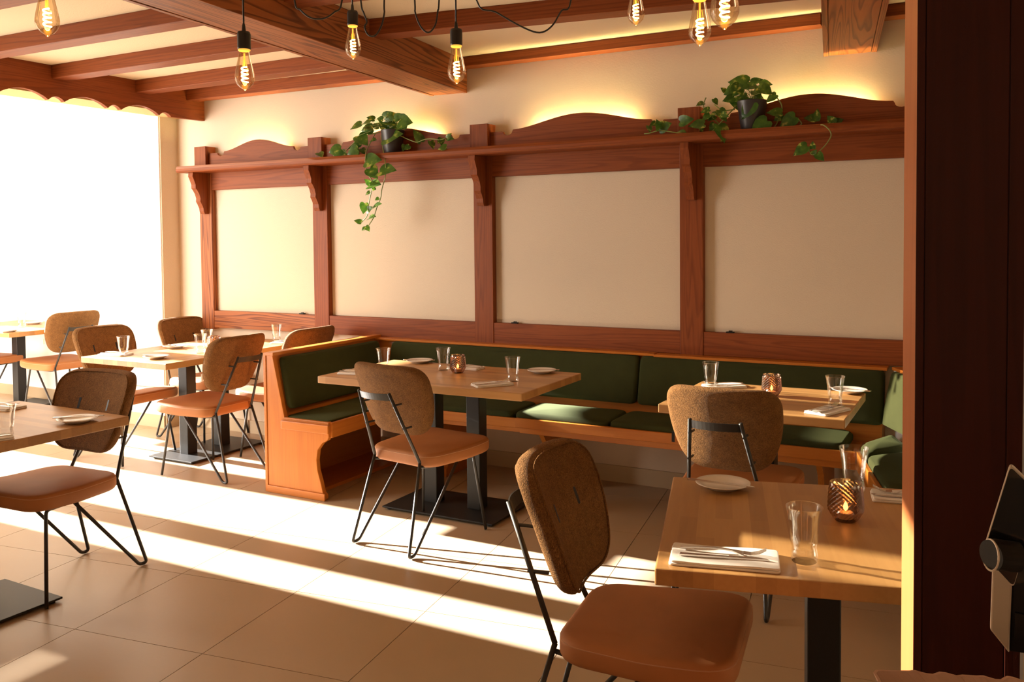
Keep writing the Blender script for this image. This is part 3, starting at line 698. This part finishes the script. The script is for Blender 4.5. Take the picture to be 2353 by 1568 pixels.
# long table
T2 = 'of the long table'
tumbler('glass at the left end of the long table, partly behind the chair back', onz(881, 852, Z))
plate('plate at the back left of the long table', onz(964, 834, Z), .01, math.radians(200), 'knife across the back left plate of the long table')
tumbler('glass just left of the candle on the long table', onz(1019, 851, Z))
candle('brown glass candle holder in the middle of the long table', onz(1052, 857, Z))
napkin('napkin behind the candle on the long table', -2.62, 4.265, math.radians(3), where='behind the candle on the long table', flip=math.pi)
tumbler('glass near the front right corner of the long table', onz(1178, 877, Z))
plate('plate at the back right of the long table', onz(1245, 857, Z), .01, math.radians(200), 'knife across the back right plate of the long table')
napkin('napkin at the front right of the long table with a raised fork', -2.20, 3.835, math.radians(52), where='at the front right of the long table')
napkin('napkin at the left end of the long table beside the chair back', -3.07, 3.85, math.radians(10), where='at the left end of the long table')
# sunlit small table
tumbler('glass at the left of the small sunlit table before its napkin', onz(1633, 892, Z))
napkin('napkin at the back left of the small sunlit table', -1.14, 4.28, math.radians(35), where='at the back left of the small sunlit table', flip=math.pi)
candle('brown glass candle holder on the small sunlit table, half behind the chair', onz(1773, 910, Z))
tumbler('glass at the right of the small sunlit table', onz(1919, 931, Z))
plate('plate at the back right of the small sunlit table', onz(1952, 903, Z), .01, math.radians(170), 'knife across the plate of the small sunlit table')
napkin('napkin at the front right of the small sunlit table', -.59, 3.865, math.radians(68), where='at the front right of the small sunlit table')
# foreground table
plate('large looking plate at the far left corner of the foreground table', onz(1661, 1114, Z + .01), -.02, math.radians(0), 'knife across the plate of the foreground table')
tumbler('glass behind the candle on the foreground table', onz(1962, 1128, Z))
candle('brown glass candle holder on the foreground table beside the pillar', onz(1943, 1196, Z))
tumbler('nearest glass, by the front edge of the foreground table', onz(1848, 1290, Z))
napkin('nearest napkin, at the front left corner of the foreground table', -.53, 1.99, math.radians(14), .245, .125, where='at the front left corner of the foreground table')
napkin('napkin at the far right of the foreground table, cut by the pillar', -.19, 2.68, math.radians(10), where='at the far right of the foreground table', flip=math.pi)
# left middle table
napkin('rumpled looking napkin at the near left corner of the left middle table', -5.02, 3.80, math.radians(8), .2, .12, where='at the near left corner of the left middle table')
tumbler('glass near the front of the left middle table', onz(284, 818, Z))
plate('plate at the near right corner of the left middle table', onz(359, 824, Z), .01, math.radians(20), 'knife across the near plate of the left middle table')
plate('plate in the middle of the left middle table', onz(402, 800, Z), .01, math.radians(160), 'knife across the middle plate of the left middle table')
napkin('napkin behind the middle plate of the left middle table', -4.90, 4.40, math.radians(10), items='k', where='behind the middle plate of the left middle table')
tumbler('left one of the two glasses beside the candle on the left middle table', onz(461, 812, Z))
tumbler('rear one of the two glasses beside the candle on the left middle table', onz(476, 800, Z))
candle('candle holder on the left middle table by the two glasses', onz(492, 806, Z))
tumbler('glass at the back end of the left middle table, before the wood frame', onz(636, 785, Z))
napkin('napkin at the back end of the left middle table', -4.43, 4.75, math.radians(15), items='f', where='at the back end of the left middle table')
# left foreground table
plate('shaded plate near the corner of the left foreground table', onz(178, 965, Z + .01), .02, math.radians(40), 'knife across the plate of the left foreground table')
tumbler('glass cut by the left picture edge on the left foreground table', onz(12, 1006, Z))
napkin('napkin at the back of the left foreground table', -3.90, 2.36, math.radians(5), where='at the back of the left foreground table')
napkin('napkin at the left picture edge on the left foreground table', -3.32, 1.93, math.radians(70), items='k', where='at the left picture edge on the left foreground table')
# far left table
plate('near plate on the far left table', onz(20, 763, Z))
plate('far plate on the far left table', onz(77, 745, Z))
tumbler('glass on the far left table', onz(51, 752, Z))

# ---------------------------------------------------------------- pendant bulbs
def pendant(label, p, proto=[None]):
    if proto[0]: return dup(proto[0], p, 0, label)
    t = thing('pendant_bulb', label, 'pendant light', p, 0, 'filament bulbs on black cords')
    # origin = centre of the bulb glass; drop shape, wide part low
    gl = [(.0, -.072), (.004, -.070), (.006, -.066), (.016, -.061), (.026, -.050), (.0315, -.036), (.032, -.026), (.029, -.008), (.023, .02), (.0175, .046), (.0155, .058)]
    MBd().lathe(gl, 28).build('bulb_glass', M_BULB, t, smooth=True)
    co = [(.010 * math.cos(a) * (1 if 1 else 0), .010 * math.sin(a), -.045 + .05 * a / (2 * math.pi * 4)) for a in [2 * math.pi * 4 * k / 64 for k in range(65)]]
    MBd().tube(co, .0021, 6).build('filament', M_FIL, t, smooth=True)
    MBd().tube([(0, 0, .05), (0, 0, .006)], .0028, 8).tube([(.006, 0, .03), (.010, 0, .006)], .0008, 5).tube([(-.006, 0, .03), (-.010, 0, -.04)], .0008, 5).build('filament_stem', M_BRASS_GLOW, t)
    MBd().lathe([(.0, .056), (.0165, .056), (.0195, .059), (.0195, .064), (0, .064)], 24).build('bulb_cap', M_BRASS_GLOW, t)
    MBd().lathe([(0, .062), (.0205, .062), (.0215, .066), (.0215, .112), (.019, .119), (.007, .121), (.005, .140), (.0035, .146), (0, .146)], 24).build('socket', M_CORD, t, smooth=False)
    top = CEIL - p[2]
    MBd().tube([(0, 0, .14), (0, 0, 1.2)], .003, 8).build('cord', M_CORD, t, smooth=True)
    proto[0] = t; return t
def at(x, y, k): return Vector((0, 0, CH)) + ray(x, y) * k
PEN = [(562, 158, 2.87, 'filament bulb hanging lowest at the left, before the joists'), (811, 95, 3.5, 'filament bulb left of the double cord loops under the massive beam'),
       (1049, 146, 3.08, 'filament bulb hanging at the end of the massive beam in mid picture'), (1461, 14, 3.23, 'small filament bulb cut by the top edge, left one of the right trio'),
       (1608, 48, 2.49, 'filament bulb hanging lowest of the right trio'), (1665, -6, 1.95, 'large blurred filament bulb cut by the top edge, right one of the trio'),
       (108, 25, 2.44, 'filament bulb at the upper left corner')]
for (x, y, k, lab) in PEN:
    p = at(x, y, k); o = pendant(lab, p)
# fix cord lengths: each reaches the ceiling
for o in [q for q in COL.objects if q.name.startswith('cord') and q.parent and q.parent.name.startswith('pendant_bulb')]:
    top = CEIL - .004 - o.parent.location.z
    o.data = o.data.copy()
    for v in o.data.vertices:
        if v.co.z > .5: v.co.z = top
def swag(label, px, k, ends=True):
    pts = [at(x, y, k) for x, y in px]
    a, b = pts[0].copy(), pts[-1].copy(); a.z = b.z = CEIL - .002
    a += Vector((-.02, 0, 0)); b += Vector((.02, 0, 0))
    raw = [a] + pts + [b]; out = []
    for i in range(len(raw) - 1):   # catmull rom
        p0, p1, p2, p3 = raw[max(i - 1, 0)], raw[i], raw[i + 1], raw[min(i + 2, len(raw) - 1)]
        for s in range(5):
            t = s / 5; out.append(.5 * ((2 * p1) + (p2 - p0) * t + (2 * p0 - 5 * p1 + 4 * p2 - p3) * t * t + (3 * p1 - p0 - 3 * p2 + p3) * t ** 3))
    out.append(raw[-1])
    tag(MBd().tube(out, .0032, 8).build('hanging_cord', M_CORD, None, smooth=True), label, 'cord', 'black cord swags')
swag('black cord loop hanging left of the second bulb', [(677, 0), (690, 22), (712, 40), (742, 43), (768, 28), (786, 0)], 3.3)
swag('narrow black cord loop with a kink right of the second bulb', [(829, 0), (836, 30), (843, 50), (838, 62), (846, 80), (862, 82), (876, 60), (883, 30), (883, 0)], 3.3)
swag('narrow pointed black cord loop left of the middle bulb', [(953, 0), (954, 28), (966, 60), (984, 75), (1000, 58), (1006, 25), (1009, 0)], 3.2)
swag('wide black cord swag to the right of the middle bulb', [(1095, 0), (1140, 28), (1200, 62), (1240, 75), (1268, 60), (1290, 25), (1312, 0)], 3.2)

# ---------------------------------------------------------------- trailing plants
def leaf_mesh():
    # unit heart leaf: base at origin, tip at +x, folded along midrib
    side = [(.0, 0), (-.10, .16), (-.06, .32), (.10, .41), (.32, .42), (.55, .33), (.78, .17), (1.0, .0)]
    vs = []; fs = []; mid = [0, .04, .12, .25, .40, .60, .80, 1.0]
    n = len(side)
    for i in range(n): vs.append((mid[i], 0, -.03 * math.sin(mid[i] * math.pi) - .08 * mid[i] ** 2))
    for s in (1, -1):
        for (x, y) in side: vs.append((x, s * y, .09 * abs(y) / .42 - .14 * max(0, x) ** 2 - .02))
    for s in (0, 1):
        o = n * (1 + s)
        for i in range(n - 1): fs.append((i, i + 1, o + i + 1, o + i) if s == 0 else (i, o + i, o + i + 1, i + 1))
    me = MBd().add(vs, fs).build('leaf', M_LEAF, smooth=True, fix=False)
    return me
LEAFO = leaf_mesh(); LM = LEAFO.data; bpy.data.objects.remove(LEAFO)
def plant(label, potpx, leaves, stems, tocrown, cv, crown):
    px, py = cv
    base = ony(*potpx, 4.825); base = Vector((base.x, 4.825, 2.067))
    t = thing('trailing_plant', label, 'plant', base, 0)
    pot = MBd().lathe([(0, 0), (.056, 0), (.058, .003), (.080, .150), (.081, .153), (.078, .153), (.075, .135), (0, .135)], 32).build('pot', M_POT, t, smooth=False)
    for p_ in pot.data.polygons: p_.use_smooth = abs(p_.normal.z) < .6
    MBd().lathe([(0, .137), (.0745, .134)], 20).build('soil', M_SOIL, t)
    ax = M @ Vector((1, 0, 0)); ay = M @ Vector((0, -1, 0)); back = M @ Vector((0, 0, -1))
    def W(X, Y, dep): return ony(px + X / cv[1][0] if False else X, Y, dep)
    def conv(X, Y): return (crown['ox'] + X / crown['s'], crown['oy'] + Y / crown['s'])
    rnd = random.Random(len(leaves))
    def depth(X, Y, hang):
        return (4.715 if hang else 4.80)
    for row in leaves:
        X0, Y0, X1, Y1 = row[:4]; hang = len(row) > 4 and row[4]
        x0, y0 = conv(X0, Y0); x1, y1 = conv(X1, Y1)
        d = depth(X0, Y0, hang) + (rnd.uniform(-.015, .012) if hang else rnd.uniform(-.055, .05))
        if not hang and y0 > crown['shelf']: d = min(d, 4.80) - .03
        a = ony(x0, y0, d); b = ony(x1, y1, d - rnd.uniform(0, .035))
        v = b - a; L = v.length; v.normalize()
        # orientation: tip dir v, normal faces mostly the camera / up
        nn = (Vector((0, 0, CH)) - a).normalized() * 1.0 + Vector((rnd.uniform(-.6, .6), rnd.uniform(-.3, .3), rnd.uniform(.0, .9)))
        nn = (nn - v * nn.dot(v)).normalized(); sd = nn.cross(v)
        o = bpy.data.objects.new('leaf', LM); COL.objects.link(o); o.parent = t
        mat = Matrix(((v.x, sd.x, nn.x, 0), (v.y, sd.y, nn.y, 0), (v.z, sd.z, nn.z, 0), (0, 0, 0, 1)))
        w = L * rnd.uniform(.85, 1.1)
        if L < .05: w = L
        o.matrix_basis = Matrix.Translation(a - base) @ mat @ Matrix.Diagonal((L, w, L, 1))
        if len(row) <= 4 and row in tocrown:
            r0 = Vector((rnd.uniform(-.03, .03), rnd.uniform(-.03, .03), .135)); q = a - base
            m = r0.lerp(q, .55) + Vector((0, 0, .035))
            pts = [r0, r0.lerp(m, .5) + Vector((0, 0, .02)), m, q]
            MBd().tube(fillet(pts, .03, 3), .0016, 5).build('stem', M_STEM, t, smooth=True)
    for st in stems:
        hang = st[0] == 'h'; pts = []
        for i, (X, Y) in enumerate(st[1:]):
            x, y = conv(X, Y); dd = 4.80
            if hang: dd = 4.80 if i < 2 else 4.718
            elif y > crown['shelf'] - 4: dd = 4.765
            pts.append(ony(x, y, dd) - base)
        MBd().tube(fillet(pts, .03, 3), .0031, 6).build('stem', M_STEM, t, smooth=True)
    return t
L1 = [(600, 300, 478, 345), (740, 250, 655, 225), (720, 345, 590, 370), (830, 250, 760, 240), (790, 330, 700, 300), (850, 340, 785, 270), (850, 260, 1000, 205), (960, 245, 1055, 198), (1000, 270, 1130, 278), (870, 215, 925, 178), (980, 255, 1040, 235),
      (930, 330, 1040, 335), (1050, 345, 1085, 275), (840, 455, 1020, 385), (900, 350, 830, 400), (570, 425, 662, 512), (755, 460, 690, 480), (590, 505, 500, 535), (505, 545, 582, 625), (560, 570, 440, 615), (545, 590, 488, 675), (600, 560, 632, 612),
      (385, 565, 248, 612), (388, 580, 293, 690), (395, 590, 445, 635), (150, 605, 188, 640), (870, 290, 960, 310), (800, 300, 870, 330), (700, 270, 600, 290), (880, 240, 940, 300), (650, 330, 730, 360),
      (1235, 490, 1158, 350), (1060, 520, 1042, 588), (1110, 530, 1055, 575), (1335, 480, 1370, 560), (1455, 450, 1408, 505), (1455, 455, 1450, 530), (1500, 545, 1405, 562), (1510, 450, 1552, 395), (1508, 450, 1575, 455),
      (650, 695, 798, 668, 1), (690, 770, 765, 868, 1), (795, 805, 955, 768, 1), (690, 940, 638, 880, 1), (690, 950, 795, 925, 1), (740, 1000, 712, 950, 1), (692, 1020, 640, 1050, 1), (785, 1085, 745, 1108, 1), (725, 1190, 805, 1130, 1), (635, 1140, 622, 1252, 1),
      (660, 1222, 716, 1176, 1), (680, 1300, 745, 1268, 1), (600, 1345, 520, 1315, 1), (640, 1400, 602, 1430, 1), (648, 1385, 688, 1435, 1)]
ST1 = [('h', (750, 400), (690, 510), (650, 600), (640, 720), (660, 820), (730, 920), (705, 1030), (680, 1140), (670, 1250), (655, 1290), (600, 1345)),
       ('h', (810, 420), (830, 560), (855, 700), (865, 820), (840, 920), (815, 1000), (810, 1080), (760, 1200), (735, 1290), (660, 1405), (615, 1430)),
       ('s', (800, 390), (640, 420), (540, 480), (480, 540), (430, 600), (385, 570)), ('s', (960, 400), (1090, 460), (1190, 500), (1260, 465), (1340, 455), (1440, 470), (1500, 450))]
plant('trailing pothos in a dark pot on the left part of the shelf, long vines hanging', (903, 350), L1, ST1, [r for r in L1[:16]] + L1[26:31], (0, 0), dict(ox=700, oy=220, s=4.6125, shelf=352))
L2 = [(1190, 180, 985, 160), (1230, 180, 1340, 135), (1165, 215, 1310, 215), (1310, 200, 1437, 185), (1330, 225, 1440, 290), (1100, 200, 1000, 270), (1090, 230, 940, 300), (965, 270, 918, 228), (1110, 235, 1130, 305), (1180, 400, 985, 350), (1180, 320, 1060, 370), (1250, 320, 1370, 380), (1480, 300, 1372, 375), (1050, 330, 930, 360), (1250, 260, 1330, 320),
      (1250, 380, 1118, 550), (740, 385, 665, 405), (800, 450, 705, 478), (845, 345, 885, 402), (870, 480, 808, 530), (900, 455, 975, 570), (800, 500, 722, 560), (850, 595, 800, 670), (900, 610, 965, 780), (890, 640, 925, 775), (745, 600, 585, 610), (700, 600, 735, 692), (500, 575, 630, 545), (290, 655, 268, 552), (290, 645, 405, 590), (250, 585, 192, 612), (180, 620, 200, 682), (490, 675, 562, 675),
      (860, 520, 780, 560), (920, 500, 990, 520), (1390, 565, 1208, 722), (1535, 485, 1385, 475), (1550, 510, 1455, 565), (1675, 525, 1508, 632), (1892, 545, 1762, 530), (1888, 560, 1905, 440), (2072, 590, 2000, 512), (2070, 585, 2167, 553),
      (1795, 825, 1648, 915, 1), (1850, 905, 1895, 868, 1), (1900, 905, 1965, 972, 1), (1855, 850, 1852, 775, 1)]
ST2 = [('s', (1080, 410), (900, 600), (820, 690), (630, 715), (440, 685), (290, 660), (190, 695), (135, 700)), ('s', (1260, 400), (1320, 520), (1390, 640), (1440, 660), (1480, 610), (1510, 540)), ('s', (1560, 610), (1680, 520), (1750, 600), (1700, 628)),
       ('h', (1700, 628), (1880, 620), (1960, 605), (2020, 650), (2050, 710), (2000, 800), (1900, 900), (1840, 920), (1800, 830)), ('s', (1900, 615), (2030, 600), (2070, 590)), ('s', (900, 600), (800, 500), (740, 440), (740, 385), (765, 330)), ('s', (1480, 320), (1540, 400), (1540, 480)), ('s', (1060, 450), (930, 470), (850, 400))]
plant('trailing pothos in a dark pot on the right part of the shelf, spreading sideways', (1728, 290), L2, ST2, L2[:16], (0, 0), dict(ox=1450, oy=150, s=4.44, shelf=300))

# ---------------------------------------------------------------- counter, napkin box, card device at the lower right
cz = 1.035
tag(MBd().box(-.02, 1.2, .35, 1.02, 0, cz).build('service_counter', M_COUNTER, None, bevel=.004), 'dark service counter at the lower right corner, mostly out of frame', 'counter')
# ruffled pink napkin box
b = MBd(); p0 = onz(2004, 1531, cz + .022)
t = thing('napkin_tray', 'pale pink paper tray with a crimped rim at the bottom right corner', 'tray', (p0.x, p0.y, cz))
ang = math.radians(18); n = 64; vs = []; fs = []; Lx, Ly = .34, .20
o_ = densify(rounded([(0, 0), (Lx, 0), (Lx, -Ly), (0, -Ly)], .02, 5), .0045); N = len(o_)
for k, (x, y) in enumerate(o_):
    w = .0020 * math.sin(k * 1.35) + .0008 * math.sin(k * .7)
    cx_, cy_ = Lx / 2, -Ly / 2; dx, dy = x - cx_, y - cy_; L_ = math.hypot(dx, dy)
    for (s, z) in ((-.008, .0), (w, .020 + .0012 * math.sin(k * .9)), (w - .003, .020 + .0012 * math.sin(k * .9)), (-.012, .010)):
        vs.append((x + dx / L_ * s, y + dy / L_ * s, z))
for k in range(N):
    for j in range(3): fs.append((k * 4 + j, ((k + 1) % N) * 4 + j, ((k + 1) % N) * 4 + j + 1, k * 4 + j + 1))
fs.append(tuple(k * 4 + 3 for k in range(N))); fs.append(tuple(k * 4 for k in range(N))[::-1])
MBd().add(vs, fs).build('rim', M_PINK, t, rz=ang)
# device
dv = thing('counter_device', 'silver counter device with tilted glossy black screen and a dark round knob', 'device', (.0, 1.14, cz))
def D(px, dy=0.0): q = ony(px[0], px[1], 1.14 + dy); return (q.x, q.z - cz)
sc = [D((2321, 1062)), D((2257, 1268)), D((2328, 1344)), D((2392, 1130))]
so = rounded(sc, .006, 5)
MBd().prism(so, 'Y', -.012, .0).build('screen_frame', M_SILVER, dv, bevel=.0015)
cxs = sum(p[0] for p in so) / len(so); czs = sum(p[1] for p in so) / len(so)
MBd().prism([(cxs + (p[0] - cxs) * .955, czs + (p[1] - czs) * .965) for p in so], 'Y', -.0135, -.0119).build('screen', M_SCREEN, dv)
MBd().prism([D((2281, 1290)), D((2275, 1448)), D((2319, 1503)), D((2326, 1345))], 'Y', .0, .02).build('body', M_SILVER, dv, bevel=.002)
MBd().prism([D((2326, 1345)), D((2319, 1503)), D((2380, 1512)), D((2390, 1340))], 'Y', .006, .08).build('rear_body', M_DKPL, dv, bevel=.002)
k0 = D((2277, 1254)); k1 = D((2338, 1268))
MBd().tube([(k0[0], -.034, k0[1]), (k0[0] + .004, -.030, k0[1]), (k1[0], -.020, k1[1])], [.0165, .017, .0165], 24).build('knob', M_DKPL, dv, smooth=False)
rg = []
ctr = Vector((k0[0] - .0005, -.0345, k0[1])); axd = Vector((k1[0] - k0[0], .014, k1[1] - k0[1])).normalized()
u_ = axd.cross(Vector((0, 0, 1))).normalized(); v_ = axd.cross(u_)
for k in range(25): rg.append(ctr + (u_ * math.cos(2 * math.pi * k / 24) + v_ * math.sin(2 * math.pi * k / 24)) * .0168)
MBd().tube(rg, .0012, 6, cap=False).build('knob_ring', M_SILVER, dv)
MBd().box(.03, .14, .0, .08, 0, .03).build('stand', M_DKPL, dv)
